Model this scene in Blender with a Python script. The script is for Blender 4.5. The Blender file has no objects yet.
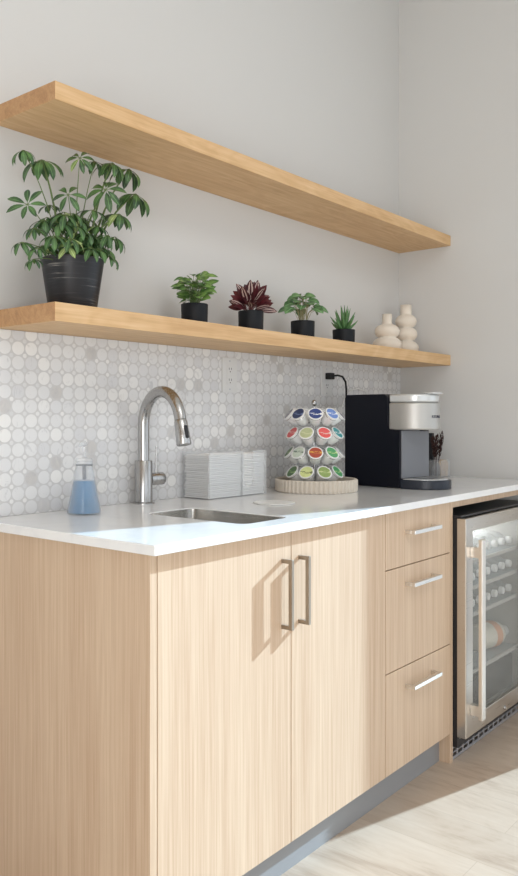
import bpy, bmesh, math, random
from mathutils import Vector, Matrix, Euler
random.seed(11)
PI = math.pi
sc = bpy.context.scene
C = sc.collection

# ------------------------------------------------------------ camera, world, lights, exposure
cam_data = bpy.data.cameras.new('camera')
cam = bpy.data.objects.new('camera', cam_data); C.objects.link(cam)
cam.location = (-3.3937, -1.8233, 1.1741)
cam.rotation_euler = (PI/2, 0, -0.8641)
cam_data.sensor_fit = 'HORIZONTAL'; cam_data.sensor_width = 36.0
cam_data.lens = 808.32/518*36
cam_data.shift_x = (259-223.37)/518
cam_data.shift_y = (417.94-438)/518
cam_data.clip_start = .02
sc.camera = cam

world = bpy.data.worlds.new('world'); sc.world = world; world.use_nodes = True
bg = world.node_tree.nodes['Background']
bg.inputs[0].default_value = (0.86, 0.93, 1.0, 1); bg.inputs[1].default_value = 1.0

sun_d = bpy.data.lights.new('sun', 'SUN'); sun = bpy.data.objects.new('sun', sun_d); C.objects.link(sun)
sun_d.energy = 9.2; sun_d.angle = math.radians(0.6); sun_d.color = (.60, .82, 1.0)
sun.rotation_euler = Vector((3.6, -1.0, 1.66)).to_track_quat('Z', 'Y').to_euler()

def area(name, loc, direction, sx, sy, power, color):
    d = bpy.data.lights.new(name, 'AREA'); d.shape = 'RECTANGLE'; d.size = sx; d.size_y = sy
    d.energy = power; d.color = color
    o = bpy.data.objects.new(name, d); C.objects.link(o); o.location = loc
    o.rotation_euler = Vector(direction).to_track_quat('-Z', 'Z').to_euler()
    return o
area('daylight_side', (0.12, -2.75, 1.35), (-1, 0.05, 0), 3.3, 2.4, 6, (0.93, .98, 1.0))
area('daylight_front', (-2.6, -5.0, 1.5), (0, 1, 0), 3.6, 2.4, 12, (0.93, .97, 1.0))
area('fill_left', (-5.5, -2.9, 1.15), (1, 0.12, 0.18), 3.6, 1.9, 140, (.955, .975, 1.0))  # added fill from the left; the wall there has no window
area('fill_overhead', (-2.6, -2.6, 3.28), (0, 0, -1), 1.2, 1.2, 24, (.98, .99, 1.0))  # added fill from above to lift counter and floor, no fixture there
sc.view_settings.view_transform = 'Standard'; sc.view_settings.look = 'None'
sc.view_settings.exposure = 0.03; sc.view_settings.gamma = 1.0; sc.view_settings.use_curve_mapping = False

# ------------------------------------------------------------ materials
def srgb(r, g, b):
    f = lambda c: c/12.92 if c <= .04045 else ((c+.055)/1.055)**2.4
    return (f(r/255), f(g/255), f(b/255), 1)
def base(name):
    m = bpy.data.materials.new(name); m.use_nodes = True
    nt = m.node_tree; return m, nt, nt.nodes['Principled BSDF']
def mat(name, col, rough=.5, metal=0, **kw):
    m, nt, b = base(name)
    b.inputs['Base Color'].default_value = col; b.inputs['Roughness'].default_value = rough
    b.inputs['Metallic'].default_value = metal
    for k, v in kw.items(): b.inputs[k.replace('_', ' ')].default_value = v
    return m
def N(nt, t, **kw):
    n = nt.nodes.new(t)
    for k, v in kw.items(): setattr(n, k, v)
    return n
def mathn(nt, op, a, b=None, c=None):
    n = nt.nodes.new('ShaderNodeMath'); n.operation = op
    for i, v in enumerate((a, b, c)):
        if v is None: continue
        if isinstance(v, (int, float)): n.inputs[i].default_value = v
        else: nt.links.new(v, n.inputs[i])
    return n.outputs[0]
def mixc(nt, fac, a, b, mode='MIX'):
    n = nt.nodes.new('ShaderNodeMix'); n.data_type = 'RGBA'; n.blend_type = mode
    for i, v in ((0, fac), (6, a), (7, b)):
        if isinstance(v, (int, float, tuple)): n.inputs[i].default_value = v
        else: nt.links.new(v, n.inputs[i])
    return n.outputs[2]
def ramp(nt, fac, stops):
    r = nt.nodes.new('ShaderNodeValToRGB'); e = r.color_ramp.elements
    e[0].position, e[0].color = stops[0]; e[1].position, e[1].color = stops[-1]
    for p, c in stops[1:-1]:
        x = e.new(p); x.color = c
    nt.links.new(fac, r.inputs[0]); return r.outputs[0]
def noise(nt, scale_vec, scale, detail=4, rough=.55, dist=0, coord=None):
    tc = coord
    if tc is None:
        g = nt.nodes.new('ShaderNodeNewGeometry'); tc = g.outputs['Position']
    mp = nt.nodes.new('ShaderNodeMapping'); mp.inputs['Scale'].default_value = scale_vec
    nt.links.new(tc, mp.inputs[0])
    n = nt.nodes.new('ShaderNodeTexNoise'); n.inputs['Scale'].default_value = scale
    n.inputs['Detail'].default_value = detail; n.inputs['Roughness'].default_value = rough
    n.inputs['Distortion'].default_value = dist
    nt.links.new(mp.outputs[0], n.inputs[0]); return n.outputs[0]
def bump(nt, b, h, strength=.2, dist=.001):
    n = nt.nodes.new('ShaderNodeBump'); n.inputs['Strength'].default_value = strength
    n.inputs['Distance'].default_value = dist
    nt.links.new(h, n.inputs['Height']); nt.links.new(n.outputs[0], b.inputs['Normal'])

def laminate(name, dark, light, grain='z'):
    m, nt, b = base(name)
    sv = (1, 1, .016) if grain == 'z' else (.016, 1, 1)
    n1 = noise(nt, sv, 230, 3, .6)
    n2 = noise(nt, sv, 60, 3, .6)
    n3 = noise(nt, (1, 1, .05) if grain == 'z' else (.05, 1, 1), 9, 2)
    s = mathn(nt, 'ADD', mathn(nt, 'MULTIPLY', n1, .5), mathn(nt, 'ADD', mathn(nt, 'MULTIPLY', n2, .35), mathn(nt, 'MULTIPLY', n3, .15)))
    c = ramp(nt, s, [(.36, dark), (.62, light)])
    nt.links.new(c, b.inputs['Base Color']); b.inputs['Roughness'].default_value = .55
    bump(nt, b, n1, .15, .0004)
    return m
M = {}
M['laminate'] = laminate('pale vertical grain laminate', srgb(190, 161, 134), srgb(211, 187, 161))

def oak(name, cols):
    m, nt, b = base(name)
    n1 = noise(nt, (.05, 1, 1), 45, 5, .6, .3)
    n2 = noise(nt, (.25, 1, 1), 6.0, 3, .5, 1.4)
    n3 = noise(nt, (.03, 1, 1), 240, 2, .5)
    w = mathn(nt, 'SINE', mathn(nt, 'MULTIPLY', n2, 46.0))
    s = mathn(nt, 'ADD', mathn(nt, 'MULTIPLY', n1, .6), mathn(nt, 'ADD', mathn(nt, 'MULTIPLY', w, .05), mathn(nt, 'MULTIPLY', n3, .35)))
    c = ramp(nt, s, cols)
    nt.links.new(c, b.inputs['Base Color']); b.inputs['Roughness'].default_value = .5
    bump(nt, b, n3, .12, .0004)
    return m
M['oak'] = oak('golden oak', [(.28, srgb(196, 155, 108)), (.48, srgb(213, 175, 128)), (.68, srgb(225, 190, 146))])
M['oak_end_shaded'] = oak('oak end grain with painted shade', [(.28, srgb(166, 124, 84)), (.48, srgb(186, 143, 100)), (.68, srgb(198, 158, 114))])  # end grain, with the shade of the left end painted into its colour

def floorm():
    m, nt, b = base('light oak floor planks')
    g = nt.nodes.new('ShaderNodeNewGeometry')
    br = N(nt, 'ShaderNodeTexBrick'); br.offset = .37
    fm = nt.nodes.new('ShaderNodeMapping'); fm.inputs['Rotation'].default_value = (0, 0, PI/2)
    nt.links.new(g.outputs['Position'], fm.inputs[0]); nt.links.new(fm.outputs[0], br.inputs[0])
    for k, v in (('Scale', 1.0), ('Mortar Size', .0012), ('Mortar Smooth', .1), ('Brick Width', 1.5), ('Row Height', .19), ('Bias', 0.0)):
        br.inputs[k].default_value = v
    br.inputs['Color1'].default_value = (.2, .2, .2, 1); br.inputs['Color2'].default_value = (.8, .8, .8, 1)
    br.inputs['Mortar'].default_value = (.0, .0, .0, 1)
    n1 = noise(nt, (1, .35, 1), 7, 6, .62, .9)
    n2 = noise(nt, (1, .12, 1), 60, 3, .6)
    s = mathn(nt, 'ADD', mathn(nt, 'MULTIPLY', n1, .7), mathn(nt, 'MULTIPLY', n2, .3))
    c = ramp(nt, s, [(.30, srgb(160, 138, 119)), (.50, srgb(190, 171, 152)), (.72, srgb(202, 186, 169))])
    tone = ramp(nt, br.outputs['Color'], [(.0, (.92, .92, .92, 1)), (1, (1, 1, 1, 1))])
    c = mixc(nt, 1.0, c, tone, 'MULTIPLY')
    c = mixc(nt, mathn(nt, 'MULTIPLY', br.outputs['Fac'], .22), c, srgb(140, 116, 94))
    nt.links.new(c, b.inputs['Base Color']); b.inputs['Roughness'].default_value = .42
    bump(nt, b, n2, .08, .0005)
    return m
M['floor'] = floorm()

def wallm(name, col):
    m, nt, b = base(name); b.inputs['Base Color'].default_value = col; b.inputs['Roughness'].default_value = .85
    bump(nt, b, noise(nt, (1, 1, 1), 220, 3), .06, .001); return m
M['wall'] = wallm('warm white wall paint', srgb(212, 211, 209))
M['wall_far'] = wallm('warm tan wall paint', srgb(190, 172, 152))
M['ceiling'] = wallm('white ceiling paint', srgb(236, 235, 232))

def mosaic():
    m, nt, b = base('round marble mosaic')
    g = nt.nodes.new('ShaderNodeNewGeometry'); sp = nt.nodes.new('ShaderNodeSeparateXYZ')
    nt.links.new(g.outputs['Position'], sp.inputs[0])
    PX, PZ = .0419, .0388
    u = mathn(nt, 'DIVIDE', mathn(nt, 'SUBTRACT', sp.outputs[0], -2.1100+PX/2 - 40*PX), PX)
    v = mathn(nt, 'DIVIDE', mathn(nt, 'SUBTRACT', sp.outputs[2], 1.3602+PZ/2 - 40*PZ), PZ)
    def cell(u, v, off):
        u2 = mathn(nt, 'ADD', u, off); v2 = mathn(nt, 'ADD', v, off)
        fu = mathn(nt, 'SUBTRACT', mathn(nt, 'FRACT', u2), .5); fv = mathn(nt, 'SUBTRACT', mathn(nt, 'FRACT', v2), .5)
        d = mathn(nt, 'SQRT', mathn(nt, 'ADD', mathn(nt, 'MULTIPLY', fu, fu), mathn(nt, 'MULTIPLY', fv, fv)))
        cb = nt.nodes.new('ShaderNodeCombineXYZ')
        nt.links.new(mathn(nt, 'FLOOR', u2), cb.inputs[0]); nt.links.new(mathn(nt, 'FLOOR', v2), cb.inputs[1])
        cb.inputs[2].default_value = off
        wn = nt.nodes.new('ShaderNodeTexWhiteNoise'); wn.noise_dimensions = '3D'; nt.links.new(cb.outputs[0], wn.inputs[0])
        return d, wn.outputs[0], wn.outputs[1], cb.outputs[0]
    d1, r1, c1, cb1 = cell(u, v, 0.0)
    d2, r2, c2, _ = cell(u, v, .5)
    def sm(d, r0, w):   # 1 inside, 0 outside
        n = nt.nodes.new('ShaderNodeMapRange'); n.interpolation_type = 'SMOOTHSTEP'
        n.inputs[1].default_value = r0-w; n.inputs[2].default_value = r0+w
        n.inputs[3].default_value = 1; n.inputs[4].default_value = 0
        nt.links.new(d, n.inputs[0]); return n.outputs[0]
    m1 = sm(d1, .458, .022); m2 = sm(d2, .150, .022)
    # marble veins that differ from tile to tile
    vm = nt.nodes.new('ShaderNodeVectorMath'); vm.operation = 'MULTIPLY_ADD'
    nt.links.new(c1, vm.inputs[0]); vm.inputs[1].default_value = (3, 3, 3); nt.links.new(g.outputs['Position'], vm.inputs[2])
    vein = noise(nt, (1, 1, .6), 34, 5, .65, 1.6, vm.outputs[0])
    tile = ramp(nt, r1, [(0, srgb(213, 213, 215)), (.25, srgb(221, 221, 222)), (.75, srgb(226, 226, 226)), (1, srgb(236, 235, 233))])
    veinf = ramp(nt, vein, [(.30, (.80, .80, .81, 1)), (.42, (1, 1, 1, 1))])
    tile = mixc(nt, 1.0, tile, veinf, 'MULTIPLY')
    # a few distinctly grey or beige stones
    odd = ramp(nt, r1, [(.03, (1, 1, 1, 1)), (.04, (0, 0, 0, 1))])
    oddc = mixc(nt, vein, srgb(178, 178, 182), srgb(220, 216, 210))
    tile = mixc(nt, odd, tile, oddc)
    small = ramp(nt, r2, [(0, srgb(210, 210, 211)), (1, srgb(234, 233, 232))])
    grout = srgb(204, 203, 203)
    c = mixc(nt, m1, grout, tile); c = mixc(nt, m2, c, small)
    nt.links.new(c, b.inputs['Base Color'])
    h = mathn(nt, 'MAXIMUM', m1, m2)
    b.inputs['Roughness'].default_value = .32
    bump(nt, b, h, .35, .0008)
    return m
M['mosaic'] = mosaic()

def quartz():
    m, nt, b = base('white quartz')
    n1 = noise(nt, (1, 1, 1), 5, 6, .65, 1.4)
    c = ramp(nt, n1, [(.40, srgb(231, 231, 232)), (.5, srgb(235, 235, 235)), (.6, srgb(236, 236, 235))])
    nt.links.new(c, b.inputs['Base Color']); b.inputs['Roughness'].default_value = .13
    return m
M['quartz'] = quartz()
def brushed(name, col, rough, vec):
    m, nt, b = base(name); b.inputs['Base Color'].default_value = col; b.inputs['Metallic'].default_value = 1
    n1 = noise(nt, vec, 300, 2)
    r = nt.nodes.new('ShaderNodeMapRange'); r.inputs[3].default_value = rough*.75; r.inputs[4].default_value = rough*1.25
    nt.links.new(n1, r.inputs[0]); nt.links.new(r.outputs[0], b.inputs['Roughness'])
    bump(nt, b, n1, .04, .0003); return m
M['nickel'] = brushed('brushed nickel', srgb(168, 158, 146), .32, (1, 1, .03))
M['nickel_h'] = brushed('brushed nickel bar', srgb(226, 224, 220), .3, (.03, 1, 1))
M['bar'] = brushed('pale brushed bar', srgb(228, 222, 214), .42, (1, 1, .03))
M['chrome'] = brushed('satin chrome', srgb(182, 181, 180), .26, (1, 1, .04))
M['steel'] = brushed('stainless steel', srgb(206, 200, 192), .3, (.03, 1, 1))
M['steel_dark'] = brushed('sink steel', srgb(196, 193, 188), .24, (1, .03, 1))
M['galv'] = brushed('galvanised steel', srgb(196, 198, 204), .5, (1, 1, 1))
M['black'] = mat('satin black plastic', srgb(24, 26, 32), .38)
M['black_mat'] = mat('black rubber', srgb(16, 16, 18), .6)
M['machine'] = mat('blue black plastic', srgb(10, 14, 26), .42, 0, Specular_IOR_Level=.25)
M['machine_base'] = mat('slate plastic', srgb(36, 42, 54), .35)
M['silver'] = mat('silver plastic', srgb(190, 188, 184), .45, .7)
M['silver_light'] = mat('light silver lid', srgb(214, 216, 216), .25, .35)
M['grey'] = mat('grey plastic', srgb(118, 120, 126), .35)
M['toe'] = mat('grey toe kick laminate', srgb(142, 143, 145), .45)
M['white'] = mat('white plastic', srgb(238, 238, 236), .35)
M['outlet'] = mat('outlet plastic', srgb(220, 220, 219), .3)
M['slot'] = mat('outlet slot', srgb(90, 88, 86), .6)
M['paper'] = mat('white paper', srgb(240, 240, 239), .8)
M['cream'] = mat('matte cream ceramic', srgb(232, 222, 208), .8)
M['tray'] = mat('ribbed stone tray', srgb(214, 204, 190), .65)
M['dark_gap'] = mat('dark cabinet interior', srgb(48, 42, 36), .7)
M['soil'] = mat('potting soil', srgb(46, 36, 28), .95)
M['wood_scrap'] = mat('kraft paper', srgb(206, 176, 140), .8)
M['twig'] = mat('dried brown flower', srgb(62, 38, 34), .9)
def glassm(name, col, rough=.0, ior=1.45, trans=1.0):
    m, nt, b = base(name); b.inputs['Base Color'].default_value = col; b.inputs['Roughness'].default_value = rough
    b.inputs['Transmission Weight'].default_value = trans; b.inputs['IOR'].default_value = ior; return m
def thin(name, col, opacity, rough=.03):
    m, nt, b = base(name); b.inputs['Base Color'].default_value = col; b.inputs['Roughness'].default_value = rough
    t = nt.nodes.new('ShaderNodeBsdfTransparent'); mx = nt.nodes.new('ShaderNodeMixShader')
    out = nt.nodes['Material Output']
    lw = nt.nodes.new('ShaderNodeLayerWeight'); lw.inputs[0].default_value = .25
    f = mathn(nt, 'MINIMUM', mathn(nt, 'ADD', mathn(nt, 'MULTIPLY', lw.outputs['Facing'], .5), opacity), 1.0)
    nt.links.new(f, mx.inputs[0]); nt.links.new(t.outputs[0], mx.inputs[1]); nt.links.new(b.outputs[0], mx.inputs[2])
    nt.links.new(mx.outputs[0], out.inputs[0]); return m
M['acrylic'] = thin('clear acrylic', srgb(236, 238, 240), .10)
M['clear'] = thin('clear bottle plastic', srgb(225, 230, 235), .12)
M['door_glass'] = thin('fridge door glass', srgb(170, 170, 165), .07, .02)
def soapm():
    m, nt, b = base('blue liquid soap'); b.inputs['Base Color'].default_value = srgb(74, 156, 208)
    b.inputs['Roughness'].default_value = .08; b.inputs['Transmission Weight'].default_value = .55
    b.inputs['IOR'].default_value = 1.34; return m
M['soap'] = soapm()
def potm():
    m, nt, b = base('brushed black pot')
    tc = nt.nodes.new('ShaderNodeTexCoord')
    n1 = noise(nt, (2, 2, 60), 3.4, 4, .7, 0, tc.outputs['Object'])
    n2 = noise(nt, (1, 1, 1), 12, 2, .5, 0, tc.outputs['Object'])
    s = mathn(nt, 'ADD', mathn(nt, 'MULTIPLY', n1, .7), mathn(nt, 'MULTIPLY', n2, .3))
    c = ramp(nt, s, [(.50, srgb(26, 29, 36)), (.60, srgb(56, 58, 62)), (.67, srgb(160, 156, 150))])
    nt.links.new(c, b.inputs['Base Color']); b.inputs['Roughness'].default_value = .38
    bump(nt, b, n1, .3, .001); return m
M['pot'] = potm()
M['pot_small'] = mat('matte black pot', srgb(16, 19, 25), .5, 0, Specular_IOR_Level=.3)

def leafm(name, dark, light, edge=None, rib=.06, var=.5, stripe=None):
    m, nt, b = base(name)
    uv = nt.nodes.new('ShaderNodeUVMap'); sp = nt.nodes.new('ShaderNodeSeparateXYZ'); nt.links.new(uv.outputs[0], sp.inputs[0])
    du = mathn(nt, 'ABSOLUTE', mathn(nt, 'SUBTRACT', sp.outputs[0], .5))
    n1 = noise(nt, (1, 1, 1), 30, 2)
    c = ramp(nt, n1, [(.5-var*.3, dark), (.5+var*.3, light)])
    if edge:
        f = ramp(nt, du, [(.30, (0, 0, 0, 1)), (.42, (1, 1, 1, 1))]); c = mixc(nt, f, c, edge)
    if stripe:
        f = ramp(nt, du, [(.08, (0, 0, 0, 1)), (.12, (1, 1, 1, 1)), (.20, (1, 1, 1, 1)), (.26, (0, 0, 0, 1))]); c = mixc(nt, f, c, stripe)
    if rib:
        f = ramp(nt, du, [(rib*.4, (1, 1, 1, 1)), (rib, (0, 0, 0, 1))]); c = mixc(nt, mathn(nt, 'MULTIPLY', f, .7), c, tuple(min(1, x*1.9+.03) for x in light[:3])+(1,))
    nt.links.new(c, b.inputs['Base Color']); b.inputs['Roughness'].default_value = .42
    b.inputs['Subsurface Weight'].default_value = 0
    return m
M['leaf'] = leafm('deep green leaf', srgb(36, 66, 38), srgb(82, 118, 64))
M['leaf_young'] = leafm('young pale green leaf', srgb(120, 146, 84), srgb(170, 186, 124))
M['leaf_b'] = leafm('bright green leaf', srgb(66, 110, 54), srgb(128, 162, 88))
M['leaf_m'] = leafm('lobed green leaf', srgb(52, 96, 56), srgb(112, 154, 104))
M['leaf_red'] = leafm('burgundy leaf', srgb(58, 20, 28), srgb(104, 38, 46), rib=0)
M['leaf_red_s'] = leafm('burgundy leaf with silver stripes', srgb(58, 22, 30), srgb(92, 40, 46), rib=0, stripe=srgb(206, 184, 176))
M['leaf_aloe'] = leafm('succulent leaf', srgb(62, 96, 62), srgb(110, 146, 96), rib=0)
M['stem'] = mat('green stem', srgb(98, 118, 66), .6)
M['stem_pale'] = mat('pale stem', srgb(158, 150, 112), .6)

# ------------------------------------------------------------ geometry helpers
def setp(o, label=None, cat=None, group=None, kind=None):
    if label: o['label'] = label
    if cat: o['category'] = cat
    if group: o['group'] = group
    if kind: o['kind'] = kind
    return o
def thing(name, label, cat, loc=(0, 0, 0), rz=0, group=None):
    o = bpy.data.objects.new(name, None); C.objects.link(o); o.empty_display_size = .05
    o.location = loc; o.rotation_euler = (0, 0, rz); return setp(o, label, cat, group)
def obj(name, bm, m, parent=None, bevel=0, smooth=False, seg=2, loc=None):
    bmesh.ops.recalc_face_normals(bm, faces=bm.faces)
    me = bpy.data.meshes.new(name); bm.to_mesh(me); bm.free()
    for mm in (m if isinstance(m, (list, tuple)) else [m]): me.materials.append(mm)
    if smooth:
        for p in me.polygons: p.use_smooth = True
        if smooth != 'all': me.set_sharp_from_angle(angle=math.radians(38))
    o = bpy.data.objects.new(name, me); C.objects.link(o)
    if loc: o.location = loc
    if parent: o.parent = parent
    if bevel:
        md = o.modifiers.new('bevel', 'BEVEL'); md.width = bevel; md.segments = seg; md.limit_method = 'ANGLE'
        md.angle_limit = math.radians(40)
    return o
def B(): return bmesh.new()
def box(bm, x0, y0, z0, x1, y1, z1, mi=0):
    x0, x1 = min(x0, x1), max(x0, x1); y0, y1 = min(y0, y1), max(y0, y1); z0, z1 = min(z0, z1), max(z0, z1)
    v = [bm.verts.new(p) for p in ((x0,y0,z0),(x1,y0,z0),(x1,y1,z0),(x0,y1,z0),(x0,y0,z1),(x1,y0,z1),(x1,y1,z1),(x0,y1,z1))]
    for f in ((0,3,2,1),(4,5,6,7),(0,1,5,4),(1,2,6,5),(2,3,7,6),(3,0,4,7)):
        bm.faces.new([v[i] for i in f]).material_index = mi
    return bm
def prism(bm, pts, axis, a, b, mi=0):
    """extrude the 2-D outline pts along an axis ('x': pts=(y,z), 'y': (x,z), 'z': (x,y)) from a to b"""
    def P(p, t): return {'x': (t, p[0], p[1]), 'y': (p[0], t, p[1]), 'z': (p[0], p[1], t)}[axis]
    A = [bm.verts.new(P(p, a)) for p in pts]; Bv = [bm.verts.new(P(p, b)) for p in pts]
    n = len(pts)
    bm.faces.new(A).material_index = mi; bm.faces.new(Bv[::-1]).material_index = mi
    for i in range(n): bm.faces.new((A[i], A[(i+1) % n], Bv[(i+1) % n], Bv[i])).material_index = mi
    return bm
def lathe(bm, prof, seg=32, cx=0, cy=0, M4=None, mi=0, rib=None):
    """revolve (r, z) pairs; r = 0 ends make a pole"""
    rings = []
    for r, z in prof:
        if r < 1e-6: rings.append([bm.verts.new((cx, cy, z))])
        else:
            ring = []
            for k in range(seg):
                a = 2*PI*k/seg; rr = r + (rib(k, r, z) if rib else 0)
                ring.append(bm.verts.new((cx+rr*math.cos(a), cy+rr*math.sin(a), z)))
            rings.append(ring)
    for A, D in zip(rings, rings[1:]):
        if len(A) == 1 and len(D) == 1: continue
        for k in range(seg):
            j = (k+1) % seg
            if len(A) == 1: f = bm.faces.new((A[0], D[k], D[j]))
            elif len(D) == 1: f = bm.faces.new((A[k], A[j], D[0]))
            else: f = bm.faces.new((A[k], A[j], D[j], D[k]))
            f.material_index = mi
    if M4 is not None: bmesh.ops.transform(bm, matrix=M4, verts=[v for r in rings for v in r])
    return bm
def tube(bm, pts, rad, seg=12, cap=True, mi=0):
    pts = [Vector(p) for p in pts]; n = len(pts)
    rads = rad if isinstance(rad, (list, tuple)) else [rad]*n
    t = (pts[1]-pts[0]).normalized(); up = Vector((0, 0, 1)) if abs(t.z) < .9 else Vector((1, 0, 0))
    s = t.cross(up).normalized(); rings = []
    for i, p in enumerate(pts):
        t2 = (pts[min(i+1, n-1)]-pts[max(i-1, 0)]).normalized()
        s = (s - t2*s.dot(t2)).normalized(); u = t2.cross(s)
        rings.append([bm.verts.new(p + (s*math.cos(2*PI*k/seg)+u*math.sin(2*PI*k/seg))*rads[i]) for k in range(seg)])
    for A, D in zip(rings, rings[1:]):
        for k in range(seg):
            j = (k+1) % seg; bm.faces.new((A[k], A[j], D[j], D[k])).material_index = mi
    if cap:
        bm.faces.new(rings[0][::-1]).material_index = mi; bm.faces.new(rings[-1]).material_index = mi
    return bm
def rrect(x0, y0, x1, y1, r, seg=5):
    out = []
    for cx, cy, a0 in ((x1-r, y1-r, 0), (x0+r, y1-r, 90), (x0+r, y0+r, 180), (x1-r, y0+r, 270)):
        for k in range(seg+1):
            a = math.radians(a0+90*k/seg); out.append((cx+r*math.cos(a), cy+r*math.sin(a)))
    return out
def leaf(bm, base, d, up, L, W, droop=.4, fold=.25, seg=5, shape=None, mi=0, taper=None):
    """one folded leaf blade: base point, direction, face-up vector"""
    uvl = bm.loops.layers.uv.verify()
    d = Vector(d).normalized(); up = Vector(up); s = d.cross(up)
    if s.length < 1e-4: s = d.cross(Vector((1, .3, .2)))
    s.normalize(); up = s.cross(d).normalized()
    p = Vector(base); rows = []
    prof = shape or (lambda t: math.sin(PI*(t**.85))**.75 if 0 < t < 1 else 0)
    ang = 0
    for i in range(seg+1):
        t = i/seg
        w = max(W*.5*prof(t), W*.02)
        dirn = (d*math.cos(ang) - up*math.sin(ang)); upn = (up*math.cos(ang)+d*math.sin(ang))
        rows.append((p + s*w + upn*w*fold, p.copy(), p - s*w + upn*w*fold, t))
        p = p + dirn*(L/seg); ang += droop/seg
    vs = [[bm.verts.new(q) for q in r[:3]] for r in rows]
    for i in range(seg):
        for k in (0, 1):
            f = bm.faces.new((vs[i][k], vs[i][k+1], vs[i+1][k+1], vs[i+1][k])); f.material_index = mi; f.smooth = True
            uu = (k*.5, k*.5+.5); tt = (rows[i][3], rows[i+1][3])
            for lp, (a, b) in zip(f.loops, ((uu[0], tt[0]), (uu[1], tt[0]), (uu[1], tt[1]), (uu[0], tt[1]))): lp[uvl].uv = (a, b)
def foliage(name, bm, ms, parent, smooth=True):

    me = bpy.data.meshes.new(name); bm.to_mesh(me); bm.free()
    for mm in (ms if isinstance(ms, (list, tuple)) else [ms]): me.materials.append(mm)
    o = bpy.data.objects.new(name, me); C.objects.link(o)
    if parent: o.parent = parent
    return o
def struct(name, bm, m, label, bevel=0):
    o = obj(name, bm, m, bevel=bevel); o['kind'] = 'structure'; o['label'] = label; return o

# ------------------------------------------------------------ room shell
XL, YF, HC = -5.6, -5.2, 3.3
struct('floor', box(B(), XL-.2, YF-.2, -.08, .4, .15, 0), M['floor'], 'light oak plank floor')
struct('ceiling', box(B(), XL-.2, YF-.2, HC, .2, .15, HC+.1), M['ceiling'], 'white ceiling')
struct('wall_back', box(B(), XL-.2, 0, 0, .15, .15, HC), M['wall'], 'warm white wall behind the shelves')
bm = B()
box(bm, 0, -1.007, 0, .15, 0, HC)                    # the return beside the counter
box(bm, 0, -4.5, 2.62, .15, -1.007, HC); box(bm, 0, YF, 0, .15, -4.5, HC)
struct('wall_right', bm, M['wall'], 'warm white side wall that ends at a glazed opening')
struct('wall_left', box(B(), XL-.15, YF, 0, XL, 0, HC), M['wall_far'], 'tan wall on the far left')
bm = B()
box(bm, XL, YF-.15, 0, -4.6, YF, HC); box(bm, -.6, YF-.15, 0, 0, YF, HC)
box(bm, -4.6, YF-.15, 2.75, -.6, YF, HC); box(bm, -4.6, YF-.15, 0, -.6, YF, .3)
struct('wall_front', bm, M['wall'], 'white wall with a wide window behind the viewer')

# mosaic backsplash, glued to the wall
struct('trim_1', box(B(), -2.30, -.008, .915, 0, 0, 1.4066), M['mosaic'], 'round white and grey marble mosaic backsplash above the counter')

# ------------------------------------------------------------ base cabinets
D0 = -.6272           # door face
XP = -2.2256
XG, XD, XR = -1.7290, -1.2491, -.808
ZT, ZB = .8885, .1014
cab = thing('sink_cabinet', 'pale wood sink base cabinet with two tall doors at the left of the run', 'cabinet', (XP, 0, 0))
X = lambda x: x-XP
obj('side_panel', box(B(), 0, -.0015, 0, .020, D0, .8925), M['laminate'], cab, .0008)
bm = B(); cr = X(XD)-.001
box(bm, .021, -.015, ZB, cr, D0+.022, ZB+.016); box(bm, .021, -.015, ZB+.016, cr, -.020, .892)
box(bm, .021, -.020, ZB+.016, .033, D0+.022, .892); box(bm, cr-.012, -.020, ZB+.016, cr, D0+.022, .892)
box(bm, .033, D0+.034, .86, cr-.012, D0+.022, .892)
obj('carcass', bm, M['dark_gap'], cab)
def pull(parent, vertical, cx, cz, length, out=.033, m=None):
    bm = B(); h = length/2; t = .0046 if vertical else .0058
    y0, y1 = D0, D0-out
    if vertical:
        box(bm, cx-t, y1, cz-h, cx+t, y1+.011, cz+h)
        for s in (-1, 1): box(bm, cx-t, y1+.011, cz+s*h, cx+t, y0+.0002, cz+s*(h-.0104))
    else:
        box(bm, cx-h, y1, cz-t, cx+h, y1+.014, cz+t)
        for s in (-1, 1): box(bm, cx+s*h, y1+.014, cz-t, cx+s*(h-.0104), y0+.0002, cz+t)
    return obj('handle', bm, m or M['nickel'], parent, .0008)
d = obj('door', box(B(), .0225, D0+.020, ZB, X(XG)-.0015, D0, ZT), M['laminate'], cab, .0008)
pull(d, True, X(-1.7665), .7365, .174)
d = obj('door', box(B(), X(XG)+.0015, D0+.020, ZB, X(XD)-.0015, D0, ZT), M['laminate'], cab, .0008)
pull(d, True, X(-1.6935), .7365, .174)

dc = thing('drawer_cabinet', 'pale wood cabinet with three stacked drawers beside the wine fridge', 'cabinet', (XD, 0, 0))
X = lambda x: x-XD
obj('carcass', box(B(), 0, -.015, ZB, X(XR)-.001, D0+.022, .8920), M['dark_gap'], dc)
for z0, z1, hz in ((.7185, ZT, .822), (.4085, .7155, .661), (ZB, .4055, .345)):
    dr = obj('drawer', box(B(), .0015, D0+.020, z0, X(XR)-.0015, D0, z1), M['laminate'], dc, .0008)
    pull(dr, False, X(-1.034), hz, .188, .035, M['nickel_h'])
obj('side_panel', box(B(), X(XR), -.0015, 0, X(XR)+.022, D0, .8920), M['laminate'], dc, .0008)
setp(obj('toe_kick', box(B(), XP+.021, -.588, 0, XR-.001, -.572, ZB-.0005), M['toe']), 'grey recessed toe kick board under the doors and drawers', 'toe kick')
setp(obj('fascia_board', box(B(), XR+.023, D0, .868, -.001, D0+.018, .8925), M['laminate'], None, .0006), 'thin pale wood rail under the countertop above the fridge', 'trim board')

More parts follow.
